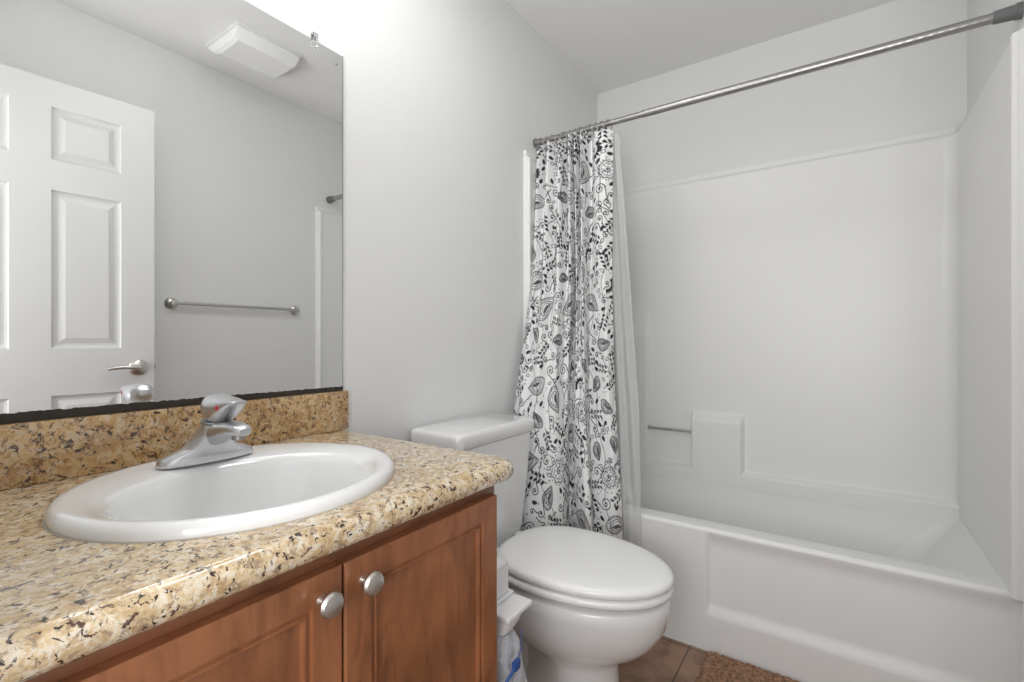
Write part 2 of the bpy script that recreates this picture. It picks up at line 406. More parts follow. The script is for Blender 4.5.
def cab_door(x0, x1, z0, z1, kx, lab):
    sw = .045; rw = .038; y1 = cyf-.0008; y0 = y1-.019
    fr = None
    bm = bmesh.new(); V = {}
    # frame with a moulded inner edge and a flat recessed panel, front towards -Y
    loops = [(0, .019), (0, .003), (.003, 0), (sw, 0), (sw+.0015, -.005), (sw+.006, -.005), (sw+.008, -.002), (sw+.0105, -.002), (sw+.013, -.009)]
    rings = [[(x0+i, y0-d*0+(d if d > 0 else -d), z0+i) if False else None] for i, d in loops]
    R = []
    for k, (i, d) in enumerate(loops):
        y = y0+abs(d) if k != 3 else y0
        iz = i-(sw-rw) if k >= 3 else i; R.append([(x0+i, y, z0+iz), (x1-i, y, z0+iz), (x1-i, y, z1-iz), (x0+i, y, z1-iz)])
    loft(bm, R, True, True)
    d = obj('door', bm, 'wood', t, angle=20); d['label'] = lab
    kb = bmesh.new()
    lathe(kb, (kx, y0, .734), (0, -1, 0), [(0, .0085), (.003, .0075), (.010, .006), (.014, .009), (.017, .0155), (.021, .0165), (.025, .014), (.027, .008), (.0275, .002)])
    obj('knob', kb, 'knobmetal', d)
    # small rail joints: the rails run between the stiles
    for zz in (z0+sw, z1-sw):
        pass
cab_door(.052, .4035, .118, .768, .372, 'left door of the vanity, knob at its upper right corner')
cab_door(.4065, .757, .118, .768, .438, 'right door of the vanity, knob at its upper left corner')

SX, SY = .405, .806   # sink centre
Z0, Z1 = .793, .836
def counter():
    bm = bmesh.new(); n = 160; r = (Z1-Z0)/2
    X0, X1, Y0, Y1 = XL+.002, .803, .530, YM-.002
    def ray(a, x0, x1, y0, y1, rad):
        dx, dy = math.cos(a), math.sin(a); k = 1e9
        if dx > 1e-9: k = min(k, (x1-SX)/dx)
        if dx < -1e-9: k = min(k, (x0-SX)/dx)
        if dy > 1e-9: k = min(k, (y1-SY)/dy)
        if dy < -1e-9: k = min(k, (y0-SY)/dy)
        x, y = SX+dx*k, SY+dy*k
        # rounded front right corner
        cx, cy = x1-rad, y0+rad
        if x > cx and y < cy:
            ox, oy = SX-cx, SY-cy; B = ox*dx+oy*dy; cc = ox*ox+oy*oy-rad*rad; disc = B*B-cc
            if disc > 0: k = -B+math.sqrt(disc); x, y = SX+dx*k, SY+dy*k
        return x, y
    angs = sorted([2*PI*i/n for i in range(n)]+[math.atan2(y-SY, x-SX) % (2*PI) for x in (X0,) for y in (Y0, Y1)]+[math.atan2(Y1-SY, X1-SX) % (2*PI)])
    rings = []
    def hole(z): return [(SX+.215*math.cos(a), SY+.175*math.sin(a)-.01, z) for a in angs]
    rings.append(hole(Z0)); rings.append(hole(Z1))
    prof = [(r*(1-math.sin(p)), r*math.cos(p)) for p in [math.radians(q) for q in range(0, 181, 15)]]
    for p in range(0, 181, 15):
        q = math.radians(p); ins = r*(1-math.sin(q)); z = (Z0+Z1)/2+r*math.cos(q)
        rings.append([(*ray(a, X0, X1-ins, Y0+ins, Y1, .030-ins*.4), z) for a in angs])
    rings.append(rings[0])
    loft(bm, rings, False, False)
    bmesh.ops.remove_doubles(bm, verts=bm.verts, dist=1e-6)
    return bm
o = obj('countertop', counter(), 'granite', None, origin=(.42, .8, Z0), angle=50)
tag(o, 'speckled gold and cream granite countertop on the vanity cabinet', 'countertop')
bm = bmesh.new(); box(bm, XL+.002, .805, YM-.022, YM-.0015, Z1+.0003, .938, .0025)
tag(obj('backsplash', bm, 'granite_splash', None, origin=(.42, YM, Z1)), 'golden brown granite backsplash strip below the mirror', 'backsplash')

def ell(cx, cy, a, b_, z, n=72, dz=0): return [(cx+a*math.cos(2*PI*i/n), cy+b_*math.sin(2*PI*i/n), z) for i in range(n)]
t = thing('sink', (SX, SY, Z1), 'white oval drop-in porcelain sink set in the granite counter', 'sink')
bm = bmesh.new(); zt = Z1+.0005
R = [ell(SX, SY, .212, .172, zt-.002), ell(SX, SY, .2405, .2255, zt), ell(SX, SY, .2415, .2265, zt+.006), ell(SX, SY, .2395, .2245, zt+.013), ell(SX, SY, .233, .218, zt+.018),
     ell(SX, SY-.002, .224, .209, zt+.0185), ell(SX, SY-.014, .209, .184, zt+.0155), ell(SX, SY-.030, .196, .160, zt+.0125), ell(SX, SY-.035, .189, .150, zt+.008), ell(SX, SY-.035, .182, .143, zt-.006),
     ell(SX, SY-.028, .168, .122, zt-.045), ell(SX, SY-.025, .145, .105, zt-.085), ell(SX, SY-.022, .110, .082, zt-.118), ell(SX, SY-.02, .065, .052, zt-.136), ell(SX, SY-.02, .024, .024, zt-.141)]
R2 = [ell(SX, SY-.02, .024, .024, zt-.150), ell(SX, SY-.02, .07, .06, zt-.146), ell(SX, SY-.022, .118, .09, zt-.126), ell(SX, SY-.025, .153, .113, zt-.09), ell(SX, SY-.028, .176, .130, zt-.046), ell(SX, SY-.02, .195, .150, zt-.012)]
loft(bm, R+R2+[R[0]], False, False); bmesh.ops.remove_doubles(bm, verts=bm.verts, dist=1e-6)
obj('basin', bm, 'porcelain', t, angle=60)
bm = bmesh.new(); lathe(bm, (SX, SY-.02, zt-.150), (0, 0, 1), [(0, .018), (.007, .020), (.010, .024), (.0115, .022), (.0095, .014), (.013, .012), (.0135, .001)]); obj('drain', bm, 'chrome', t)
bm = bmesh.new(); loft(bm, [ell(SX, SY, .2395, .2245, Z1+.0002), ell(SX, SY, .2430, .2280, Z1+.0002), ell(SX, SY, .2418, .2268, Z1+.0012), ell(SX, SY, .2395, .2245, Z1+.0012)], False, False)
obj('caulk_line', bm, 'caulk', t)

def superell(cx, cy, a, b_, z, e=2.6, n=40):
    P = []
    for i in range(n):
        q = 2*PI*i/n; c, s = math.cos(q), math.sin(q)
        P.append((cx+a*math.copysign(abs(c)**(2/e), c), cy+b_*math.copysign(abs(s)**(2/e), s), z))
    return P
fx, fy, fz = .408, .955, Z1+.0165
t = thing('faucet', (fx, fy, fz), 'worn chrome single-handle faucet on the back rim of the sink', 'faucet')
bm = bmesh.new()
loft(bm, [superell(fx, fy, .079, .027, fz+.001), superell(fx, fy, .080, .028, fz+.006), superell(fx, fy, .077, .026, fz+.013), superell(fx, fy-.003, .062, .028, fz+.020),
          superell(fx, fy-.008, .042, .030, fz+.028), superell(fx, fy-.014, .034, .031, fz+.040), superell(fx, fy-.021, .027, .029, fz+.052), superell(fx, fy-.028, .0245, .026, fz+.064, 2.2), superell(fx, fy-.034, .0240, .0245, fz+.074, 2.0)])
obj('body', bm, 'chrome', t)
def yz_loft(S, e):
    sg = lambda v: math.copysign(abs(v)**e, v)
    return loft(bmesh.new(), [[(fx+hx*sg(math.cos(q)), fy+y, fz+z+hz*sg(math.sin(q))) for q in [2*PI*k/28 for k in range(28)]] for y, z, hz, hx in S])
obj('spout', yz_loft([(-.012, .046, .024, .022), (-.045, .055, .021, .021), (-.075, .063, .0155, .0195), (-.100, .067, .0120, .0185), (-.118, .067, .0100, .0170), (-.127, .066, .0090, .0145), (-.132, .065, .0055, .0090)], .8), 'chrome', t)
bm = bmesh.new(); lathe(bm, (fx, fy-.112, fz+.060), (0, 0, -1), [(0, .010), (.009, .0105), (.010, .008)], 20); obj('aerator', bm, 'darkmetal', t)
bm = bmesh.new(); lathe(bm, (fx, fy-.0335, fz+.0715), (0, -.15, 1), [(0, .0246), (.0030, .0246)]); obj('collar_ring', bm, 'darkmetal', t)
bm = yz_loft([(-.011, .099, .009, .010), (-.015, .0985, .016, .016), (-.024, .0980, .0235, .0220), (-.038, .0975, .0270, .0240), (-.056, .0975, .0260, .0240), (-.070, .1000, .0215, .0235), (-.085, .1045, .0155, .0215), (-.097, .1085, .0095, .0190), (-.108, .1115, .0055, .0160), (-.116, .1125, .0025, .0100)], .85)
hd = obj('handle', bm, 'chrome', t)
bm = bmesh.new(); lathe(bm, (fx-.0212, fy-.083, fz+.1035), (-1, -.22, 0), [(-.004, .0040), (.0012, .0040), (.0022, .0022)], 16); obj('temperature_dot', bm, 'red', hd)

# ------------------------------------------------------------------ toilet
TX = 1.266
t = thing('toilet', (TX, .75, 0), 'white two-piece toilet with closed lid between vanity and tub', 'toilet')
def egg(yc, af, ab, hw, z, eb=2.0, n=56, x=TX):
    P = []
    for i in range(n):
        q = 2*PI*i/n; s, c = math.sin(q), math.cos(q)   # c=1 is the front tip (-Y)
        if c >= 0: P.append((x+hw*s, yc-af*c, z))
        else: P.append((x+hw*math.copysign(abs(s)**(2/eb), s), yc+ab*abs(c)**(2/eb), z))
    return P
bm = bmesh.new()
loft(bm, [egg(.64, .148, .22, .116, .001, 1.3), egg(.64, .148, .22, .116, .012, 1.3), egg(.64, .134, .21, .102, .035, 1.2), egg(.64, .129, .20, .098, .10, 1.2), egg(.645, .133, .20, .098, .165, 1.2),
          egg(.655, .152, .22, .108, .187, 1.4), egg(.675, .198, .25, .122, .203, 1.6), egg(.685, .248, .27, .140, .225, 1.8), egg(.68, .276, .28, .160, .260, 1.9), egg(.67, .292, .29, .172, .305, 2.0), egg(.66, .289, .28, .180, .345, 2.1), egg(.658, .288, .27, .184, .374, 2.2), egg(.658, .280, .265, .176, .382, 2.2)])
obj('bowl', bm, 'porcelain', t, angle=70)
bm = bmesh.new(); box(bm, TX-.125, TX+.125, .85, 1.04, .27, .400, .02, 4); box(bm, TX-.042, TX+.042, .74, 1.0, .001, .29, .02, 3); obj('tank_deck', bm, 'porcelain', t)
bm = bmesh.new()
loft(bm, [egg(.655, .290, .218, .187, .3975, 2.65), egg(.655, .294, .220, .191, .402, 2.65), egg(.655, .294, .220, .191, .413, 2.65), egg(.655, .288, .216, .185, .4185, 2.65)])
obj('seat', bm, 'seatplastic', t, angle=70)
bm = bmesh.new()
loft(bm, [egg(.652, .286, .212, .184, .4215, 2.65), egg(.652, .292, .216, .189, .426, 2.65), egg(.652, .292, .216, .189, .437, 2.65), egg(.652, .286, .212, .184, .444, 2.65), egg(.652, .268, .20, .168, .4485, 2.3), egg(.652, .21, .16, .125, .4515, 2.3), egg(.652, .10, .08, .06, .4525, 2.4)])
obj('seat_lid', bm, 'seatplastic', t, angle=70)
for x in (TX-.075, TX+.075):
    bm = bmesh.new(); box(bm, x-.018, x+.018, .862, .90, .398, .426, .006, 3); obj('lid_hinge', bm, 'seatplastic', t)
def rrect(x0, x1, y0, y1, z, r, n=8, bow=0.0):
    P = []
    for cx, cy, a0 in ((x1-r, y0+r, -90), (x1-r, y1-r, 0), (x0+r, y1-r, 90), (x0+r, y0+r, 180)):
        for k in range(n+1):
            a = math.radians(a0+90*k/n); P.append((cx+r*math.cos(a), cy+r*math.sin(a), z))
    xm = (x0+x1)/2; hw = (x1-x0)/2
    return [(x, y-bow*(1-((x-xm)/hw)**2) if y < (y0+y1)/2 else y, z) for x, y, z in P]
bm = bmesh.new()
xc = 1.241
loft(bm, [rrect(xc-.150, xc+.150, .905, 1.075, .401, .04), rrect(xc-.162, xc+.162, .90, 1.08, .44, .04), rrect(xc-.182, xc+.182, .893, 1.08, .60, .035), rrect(xc-.190, xc+.190, .888, 1.08, .754, .03)])
obj('tank', bm, 'porcelain', t, angle=60)
bm = bmesh.new()
loft(bm, [rrect(xc-.194, xc+.190, .886, 1.085, .7555, .03), rrect(xc-.218, xc+.198, .879, 1.090, .7605, .03), rrect(xc-.219, xc+.199, .877, 1.091, .791, .03), rrect(xc-.215, xc+.195, .881, 1.088, .800, .03), rrect(xc-.203, xc+.183, .893, 1.076, .8035, .025)])
obj('tank_lid', bm, 'porcelain', t, angle=60)
bm = bmesh.new(); lathe(bm, (xc-.14, .8905, .70), (0, -1, 0), [(0, .014), (.006, .014), (.012, .009)], 18); tube(bm, [(xc-.14, .882, .70), (xc-.10, .876, .695), (xc-.06, .877, .688)], [.007, .006, .0065], 10)
obj('flush_lever', bm, 'chrome', t)

# ------------------------------------------------------------------ plastic bag holder on the side of the vanity, with the bag
t = thing('bag_holder', (.80, .61, .50), 'white plastic bag holder on the vanity side, next to the toilet bowl', 'bag holder')
bm = nbox(.800, .893, .556, .650, .490, .502, .005, 3); obj('tray', bm, 'plastic', t)
bm = bmesh.new(); box(bm, .7745, .890, .604, .650, .5025, .510, .003); box(bm, .7745, .880, .610, .646, .509, .580, .007, 3); obj('upright', bm, 'plastic', t)
bm = bmesh.new(); loft(bm, [rrect(.806, .880, .562, .645, .4895, .02), rrect(.806, .868, .568, .642, .470, .02), rrect(.806, .850, .575, .635, .456, .015)]); obj('throat', bm, 'plastic', t)
def crumple(bm, amp, seed=0):
    from mathutils import noise
    for v in bm.verts:
        p = v.co*16+Vector((seed, 0, 0)); v.co += noise.noise_vector(p)*amp
bm = bmesh.new(); rings = []
for z, x1, y0, y1 in ((.452, .862, .574, .64), (.43, .870, .566, .652), (.37, .878, .560, .668), (.30, .905, .562, .690), (.26, .945, .570, .70), (.20, .965, .572, .72), (.13, .93, .575, .725), (.08, .915, .58, .715), (.062, .88, .60, .69)):
    rings.append(rrect(.795 if z < .44 else .81, x1, y0, y1, z, .02, 6))
loft(bm, rings); 
bmesh.ops.subdivide_edges(bm, edges=bm.edges, cuts=1)
crumple(bm, .007)
for v in bm.verts: v.co.x = max(v.co.x, .7755)
bgo = obj('trash_bag', bm, 'bag', None, origin=(.85, .63, .06)); tag(bgo, 'translucent plastic bag hanging beneath the white bag holder', 'bag')
bm = bmesh.new(); box(bm, .806, .826, .543, .553, .394, .414, .003); tube(bm, [(.822, .548, .410), (.843, .552, .43), (.855, .562, .455)], .0010, 8); tube(bm, [(.810, .548, .404), (.80, .549, .394), (.785, .556, .376)], .0035, 8)
e = obj('drawstring', bm, 'blue', bgo); e['label'] = 'blue tie'
bm = bmesh.new(); bmesh.ops.create_icosphere(bm, subdivisions=4, radius=.05); bmesh.ops.scale(bm, verts=bm.verts, vec=(.9, .8, 1.3)); bmesh.ops.translate(bm, verts=bm.verts, vec=(.857, .645, .26)); crumple(bm, .02, 5)
tag(obj('crumpled_tissue', bm, 'tissue', None, origin=(.857, .645, .2)), 'crumpled white tissue inside the translucent plastic bag', 'tissue')
bm = bmesh.new(); A = Vector((.842, .585, .325)); ax = Vector((.75, .9, -.2)).normalized()
loft(bm, [circ(A, .017, ax), circ(A+ax*.075, .017, ax), circ(A+ax*.075, .0145, ax), circ(A+ax*.004, .0145, ax), circ(A, .017, ax)], False, False)
bmesh.ops.translate(bm, verts=bm.verts, vec=(0, 0, 0))
tag(obj('cardboard_tube', bm, 'card', None, origin=A), 'small grey round tube in the bottom of the plastic bag', 'tube')

# ------------------------------------------------------------------ tub
XT, ZR = 1.74, .425; TY0, TY1 = YR+.003, YM-.003
t = thing('bathtub', (2.08, .36, 0), 'white fiberglass bathtub filling the end of the room', 'bathtub')
def apr(y, z):
    # front face: panel recessed between a plain left end and a deep plinth at the bottom
    rec = ss(.384, .366, y)*ss(.128-.01, .170, z)*ss(-.383, -.372, y) if True else 0
    d = .012*rec
    lip = 0.016*(1-math.sqrt(max(0, 1-((z-(ZR-.016))/.016)**2))) if z > ZR-.016 else 0
    return (XT+d*ss(ZR-.008, ZR-.060, z)+lip, y, z)
us = sorted(set([round(v, 4) for v in np.linspace(TY0, TY1, 60)]+[round(.360+.002*i, 4) for i in range(16)]+[round(-.384+.003*i, 4) for i in range(6)]))
vz = sorted(set([round(v, 4) for v in np.linspace(.001, ZR, 26)]+[round(.110+.004*i, 4) for i in range(17)]+[round(ZR-.034+.002*i, 4) for i in range(18)]))
vz = [v for v in vz if v <= ZR]
obj('apron', heightgrid(us, vz, apr, lambda u, v: (XT+.05, u, min(v, ZR-.03))), 'fiberglass', t, angle=80)
bm = bmesh.new()
def rr2(x0, x1, y0, y1, z, r): return rrect(x0, x1, y0, y1, z, r, 10)
IX0, IX1, IY0, IY1 = XT+.085, XB-.0645, YR+.036, YM-.13
R = [rr2(XT+.0495, XB-.003, TY0, TY1, ZR-.04, .004), rr2(XT+.016, XB-.003, TY0, TY1, ZR, .004), rr2(IX0-.012, IX1, IY0-.0015, IY1+.012, ZR, .03), rr2(IX0-.004, IX1, IY0-.0005, IY1+.004, ZR-.003, .03), rr2(IX0, IX1, IY0+.002, IY1, ZR-.010, .03),
     rr2(IX0+.012, IX1-.001, IY0+.06, IY1-.01, ZR-.09, .05), rr2(IX0+.03, IX1-.03, IY0+.17, IY1-.03, ZR-.24, .08), rr2(IX0+.05, IX1-.05, IY0+.24, IY1-.05, ZR-.32, .10), rr2(IX0+.09, IX1-.09, IY0+.30, IY1-.09, ZR-.345, .08)]
loft(bm, R, False, True)
obj('basin', bm, 'fiberglass', t, angle=60)

# ------------------------------------------------------------------ surround panels
t = thing('shower_surround', (2.1, .36, ZR), 'white fiberglass shower surround on the three walls above the tub', 'shower surround')
SX0 = XB-.030   # face of the back panel
yl, yr = YM-.0222, YR+.0332
ztop = 1.875
def topthin(z): return ss(1.838, 1.856, z)
def backp(y, z):
    pr = .030
    col = ss(.356, .372, y)*ss(.594, .582, y)*ss(.735, .690, z)
    low = ss(.474, .458, z); low2 = 0
    left = ss(.792, .806, y)*ss(1.25, 1.08, z)
    pr += .036*max(col, low, low2, left)
    pr = pr*(1-topthin(z))+.010*topthin(z)
    r = .045
    for e in (y-yr, yl-y):
        if e < r: pr += (r-math.sqrt(max(0, r*r-(r-e)**2)))*(1-topthin(z))
    return (XB-pr, y, z)
def dense(a, b_, n, extra):
    s = [float(v) for v in np.linspace(a, b_, n)]
    for c, w_, k in extra: s += [float(v) for v in np.linspace(max(a, c-w_), min(b_, c+w_), k)]
    s = sorted(set(round(v, 4) for v in s)); out = [s[0]]
    for v in s[1:]:
        if v-out[-1] > .0007: out.append(v)
    return out
us = dense(yr, yl, 60, [(yr, .046, 24), (yl, .046, 24), (.364, .011, 12), (.588, .009, 12), (.799, .010, 12)])
vz = dense(.400, ztop, 60, [(.465, .02, 20), (.712, .028, 14), (1.847, .012, 16), (1.16, .1, 10)])
obj('back_panel', heightgrid(us, vz, backp, lambda u, v: (XB-.001, u, v)), 'fiberglass', t, angle=80)
def sidep(yw, sg):
    def f(x, z):
        th = (.033 if sg > 0 else .022)*(1-topthin(z))+.010*topthin(z)
        th += .006*ss(1.722, 1.708, x)*(1-topthin(z))           # rolled front flange
        th -= .012*ss(1.700, 1.6905, x)
        return (x, yw+sg*th, z)
    return f
us = dense(1.690, SX0+.010, 20, [(1.70, .03, 26), (2.37, .04, 6)])
vz2 = dense(ZR+.0005, ztop, 30, [(1.847, .012, 14), (.51, .015, 8)])
vz3 = dense(.001, ZR, 8, [])
for yw, sg in ((YR, 1), (YM, -1)):
    obj('side_panel', heightgrid([u for u in us], vz2, sidep(yw, sg), lambda u, v, yw=yw, sg=sg: (u, yw+sg*.001, v)), 'fiberglass', t, angle=80)
    bm = nbox(1.690, XT-.001, min(yw, yw+sg*.020), max(yw, yw+sg*.020), .001, ZR, .006, 3); obj('flange', bm, 'fiberglass', t)
bm = bmesh.new(); tube(bm, [(XB-.048, .588, .633), (XB-.048, .795, .633)], .0075, 14)
lathe(bm, (XB-.048, .588, .633), (0, 1, 0), [(-.004, .011), (.004, .011), (.007, .0075)], 16); lathe(bm, (XB-.048, .790, .633), (0, 1, 0), [(-.003, .0075), (0, .011), (.008, .011)], 16)
e = obj('washcloth_bar', bm, 'nickel', t); e['label'] = 'thin metal bar across the moulded recess'

# ------------------------------------------------------------------ bath mat
bm = bmesh.new(); nx, ny = 90, 150; mx0, mx1, my0, my1 = 1.28, 1.733, -.33, .372
from mathutils import noise as mnoise
G = []
for j in range(ny+1):
    row = []
    for i in range(nx+1):
        x = mx0+(mx1-mx0)*i/nx; y = my0+(my1-my0)*j/ny
        e = min(i, nx-i, j, ny-j)
        z = .004+(.012 if e > 1 else 0)+(.007*mnoise.noise(Vector((x*120, y*120, 0))) if e > 0 else 0)
        if e == 0: x += .004*mnoise.noise(Vector((y*200, 3, x*50))); y += .006*mnoise.noise(Vector((x*200, 8, 1)))
        row.append(bm.verts.new((min(x, XT-.003), y, max(z, .002))))
    G.append(row)
for j in range(ny):
    for i in range(nx): bm.faces.new((G[j][i], G[j][i+1], G[j+1][i+1], G[j+1][i]))
rim = G[0]+[G[j][-1] for j in range(1, ny+1)]+G[-1][-2::-1]+[G[j][0] for j in range(ny-1, 0, -1)]
B = [bm.verts.new((v.co.x, v.co.y, .0005)) for v in rim]
for i in range(len(rim)): j = (i+1) % len(rim); bm.faces.new((rim[i], B[i], B[j], rim[j]))
bm.faces.new(B)
tag(obj('bath_mat', bm, 'shag', None, origin=(1.5, 0, 0)), 'brown shaggy bath mat on the tile floor against the tub', 'bath mat')

# ------------------------------------------------------------------ curtain rod and rings
RX, RZ = 1.785, 1.935
t = thing('curtain_rod', (RX, .36, RZ), 'brushed metal tension shower curtain rod across the tub opening', 'curtain rod')
bm = bmesh.new(); tube(bm, [(RX, YM-.03, RZ), (RX, .62, RZ)], .0112, 20); obj('inner_tube', bm, 'rod', t)
bm = bmesh.new(); loft(bm, [circ((RX, y, RZ), r, (0, 1, 0), 24) for y, r in ((.622, .0113), (.622, .0132), (.612, .0135), (YR+.05, .0135))]); obj('outer_tube', bm, 'rod', t)
bm = bmesh.new(); lathe(bm, (RX, YR+.0015, RZ), (0, 1, 0), [(0, .021), (.010, .021), (.012, .0185), (.05, .0165), (.055, .0145)]); e = obj('end_cap', bm, 'rubber', t); e['label'] = 'dark grey rubber end cap'
bm = bmesh.new(); lathe(bm, (RX, YM-.001, RZ), (0, -1, 0), [(0, .020), (.008, .020), (.010, .0165), (.034, .0145), (.036, .012)]); e = obj('end_cap', bm, 'darkmetal', t); e['label'] = 'metal end cap at the mirror wall'

# ------------------------------------------------------------------ curtain
zT, zB = 1.905, .105
def interp(tab, z):
    for (z0, *a), (z1, *b_) in zip(tab, tab[1:]):
        if z <= z0 and z >= z1:
            k = (z0-z)/(z0-z1); return [p+(q-p)*k for p, q in zip(a, b_)]
    return tab[0][1:] if z > tab[0][0] else tab[-1][1:]
Atab = [(1.93, 1.772, 1.082), (1.6, 1.745, 1.080), (1.3, 1.705, 1.070), (.8, 1.565, 1.062), (.45, 1.436, 1.010), (.05, 1.43, 1.0)]
Btab = [(1.93, 1.785, .735), (1.3, 1.780, .738), (.9, 1.760, .722), (.45, 1.712, .680), (.05, 1.700, .664)]
tt = [0, .07, .14, .21, .29, .37, .44, .50, .55, .58, .62, .66, .70, .80, .92, 1]
ot = [0, .022, -.016, .026, -.018, .030, -.022, .036, -.030, .042, -.030, .040, -.014, .012, .018, 0]
tb = [0, .07, .13, .22, .32, .42, .49, .54, .575, .62, .66, .71, .77, .85, .93, 1]
ob = [0, .022, .036, .046, .044, .036, .024, -.004, -.022, .006, .040, .034, -.012, .004, .024, .008]
def row(z, ns, sc=1.8, dz=0.0):
    k = min(1, max(0, (zT-z)/(zT-.35)))**.9
    tcur = np.array(tt)*(1-k)+np.array(tb)*k; ocur = (np.array(ot)*(1-k)+np.array(ob)*k)*sc
    q = np.linspace(0, len(tt)-1, 600)
    T = np.interp(q, range(len(tt)), tcur); O = np.interp(q, range(len(tt)), ocur)
    ker = np.exp(-np.linspace(-2, 2, 41)**2); ker /= ker.sum()
    Op = np.convolve(np.pad(O, 20, mode='edge'), ker, 'valid')
    Tp = np.convolve(np.pad(T, 20, mode='reflect', reflect_type='odd'), ker, 'valid')
    A = np.array(interp(Atab, z)); B_ = np.array(interp(Btab, z)); d = B_-A; d_n = d/np.hypot(*d); nrm = np.array([d_n[1], -d_n[0]])
    if nrm[0] > 0: nrm = -nrm
    Op = Op+.0035*np.sin(Tp*37+z*5)*k
    P = A[None]+Tp[:, None]*d[None]+Op[:, None]*nrm[None]
    L = np.r_[0, np.cumsum(np.hypot(*np.diff(P, axis=0).T))]; s = np.linspace(0, L[-1], ns)
    return np.stack([np.interp(s, L, P[:, 0]), np.interp(s, L, P[:, 1])], 1), L[-1]
def print_pattern(W, H, res):
    """ink amount (0 white .. 1 black) of the printed vines, leaves, paisleys and curls"""
    ssn = 2; px = res/ssn; w_, h_ = int(W/px)+ssn, int(H/px)+ssn
    img = np.zeros((h_, w_), np.float32); R = random.Random(11)
    def stamp(P, r, val=1.0):
        P = np.asarray(P, float)/px; rp = r*1.22/px; k = int(math.ceil(rp))
        for dy in range(-k, k+1):
            for dx in range(-k, k+1):
                if dx*dx+dy*dy <= rp*rp+.3:
                    X = np.clip(np.round(P[:, 0]+dx).astype(int), 0, w_-1); Y = np.clip(np.round(P[:, 1]+dy).astype(int), 0, h_-1)
                    img[Y, X] = np.maximum(img[Y, X], val) if val > 0 else 0
    def line(P, r, val=1.0, closed=False):
        P = np.asarray(P, float)
        if closed: P = np.vstack([P, P[:1]])
        L = np.r_[0, np.cumsum(np.hypot(*np.diff(P, axis=0).T))]; s = np.arange(0, L[-1], px*.7)
        stamp(np.stack([np.interp(s, L, P[:, 0]), np.interp(s, L, P[:, 1])], 1), r, val)
    def xf(P, c, a, s=1):
        P = np.asarray(P, float)*s; ca, sa = math.cos(a), math.sin(a)
        return np.stack([c[0]+P[:, 0]*ca-P[:, 1]*sa, c[1]+P[:, 0]*sa+P[:, 1]*ca], 1)
    def leaf(l, w2, k=1.0, bend=0.0, n=40):
        u = np.linspace(0, 1, n); hw = w2*np.sin(PI*u**.8)**.9
        top = np.stack([(u-.5)*l*k, hw*k+bend*l*np.sin(PI*u)], 1); bot = np.stack([(u-.5)*l*k, -hw*k+bend*l*np.sin(PI*u)], 1)
        return np.vstack([top, bot[::-1]])
    def fill(P, val=1.0):
        c = P.mean(0)
        for k in np.arange(.1, 1, .12): line(c+(P-c)*k, px*1.6, val, True)
        line(P, px, val, True)
    def solid_leaf(c, a, l, w2): fill(xf(leaf(l, w2), c, a))
    def spiral(c, a, R0, turns=1.4, m=1, tail=1.0, r=.0013):
        q = np.linspace(0, turns*2*PI, 70); rad = R0*(q/q[-1])**.8
        P = np.stack([rad*np.cos(q), m*rad*np.sin(q)], 1); e = P[-1]; tdir = P[-1]-P[-3]; tdir /= np.hypot(*tdir)
        tl = np.array([e+tdir*R0*tail*k+np.array([-tdir[1], tdir[0]])*(-m)*R0*.35*k*k for k in np.linspace(0, 1.6, 12)])
        line(xf(np.vstack([P, tl]), c, a), r); stamp(xf([[0, 0], [R0*.12, 0]], c, a), .0026)
    def paisley(c, a, s):
        m = R.choice((-1, 1)); b0 = .10*m
        line(xf(leaf(2*s, .62*s, 1, b0), c, a), .0016, 1, True)
        line(xf(leaf(2*s, .62*s, .83, b0), c, a), .0010, .8, True)
        o1, o2 = xf(leaf(2*s, .62*s, .97, b0, 26), c, a), xf(leaf(2*s, .62*s, .86, b0, 26), c, a)
        for p, q in zip(o1, o2): line([p, q], .0007, .55)
        line(xf(leaf(2*s, .62*s, .62, b0), c, a), .0013, 1, True)
        line(xf(leaf(2*s, .50*s, .45, b0), c, a), .0009, .8, True)
        fill(xf(leaf(.75*s, .10*s, 1, b0), c, a), .9)
    def flower(c, a, s):
        q = np.linspace(0, 2*PI, 200); rad = s*(.85+.13*np.abs(np.sin(q*4)))
        line(xf(np.stack([rad*np.cos(q), rad*np.sin(q)], 1), c, a), .0015, 1, True)
        rad = s*(.62+.10*np.abs(np.sin(q*4))); line(xf(np.stack([rad*np.cos(q), rad*np.sin(q)], 1), c, a), .001, .85, True)
        for k in range(22): stamp(xf([[s*1.12*math.cos(k/22*2*PI), s*1.12*math.sin(k/22*2*PI)]], c, a), .0019)
        for k in range(8): line(xf([[s*.3*math.cos(k*PI/4), s*.3*math.sin(k*PI/4)], [s*.62*math.cos(k*PI/4), s*.62*math.sin(k*PI/4)]], c, a), .0008, .7)
        spiral(c, a, s*.32, 1.3, 1, .1)
    def branch(c, a, s, n=4, solid=True):
        u = np.linspace(-1, 1, 30); line(xf(np.stack([u*s, .18*s*np.sin(u*2)], 1), c, a), .0011)
        for k in range(n):
            x = -0.6+1.5*k/(n-1)
            for sg in (-1, 1):
                p = xf([[x*s+.16*s, sg*.30*s]], c, a)[0]
                if solid: solid_leaf(p, a+sg*.8, .40*s, .085*s)
                else: line(xf(leaf(.42*s, .11*s), p, a+sg*.8), .0011, 1, True); line(xf([[-.1*s, 0], [.12*s, 0]], p, a+sg*.8), .0009)
    def spray(c, a, s):
        for k in range(-3, 4):
            q = a+k*.38; p = (c[0]+s*.75*math.cos(q), c[1]+s*.75*math.sin(q)); solid_leaf(p, q, .42*s, .09*s)
        spiral(c, a, s*.33, 1.2, 1, .8)
    placed = []
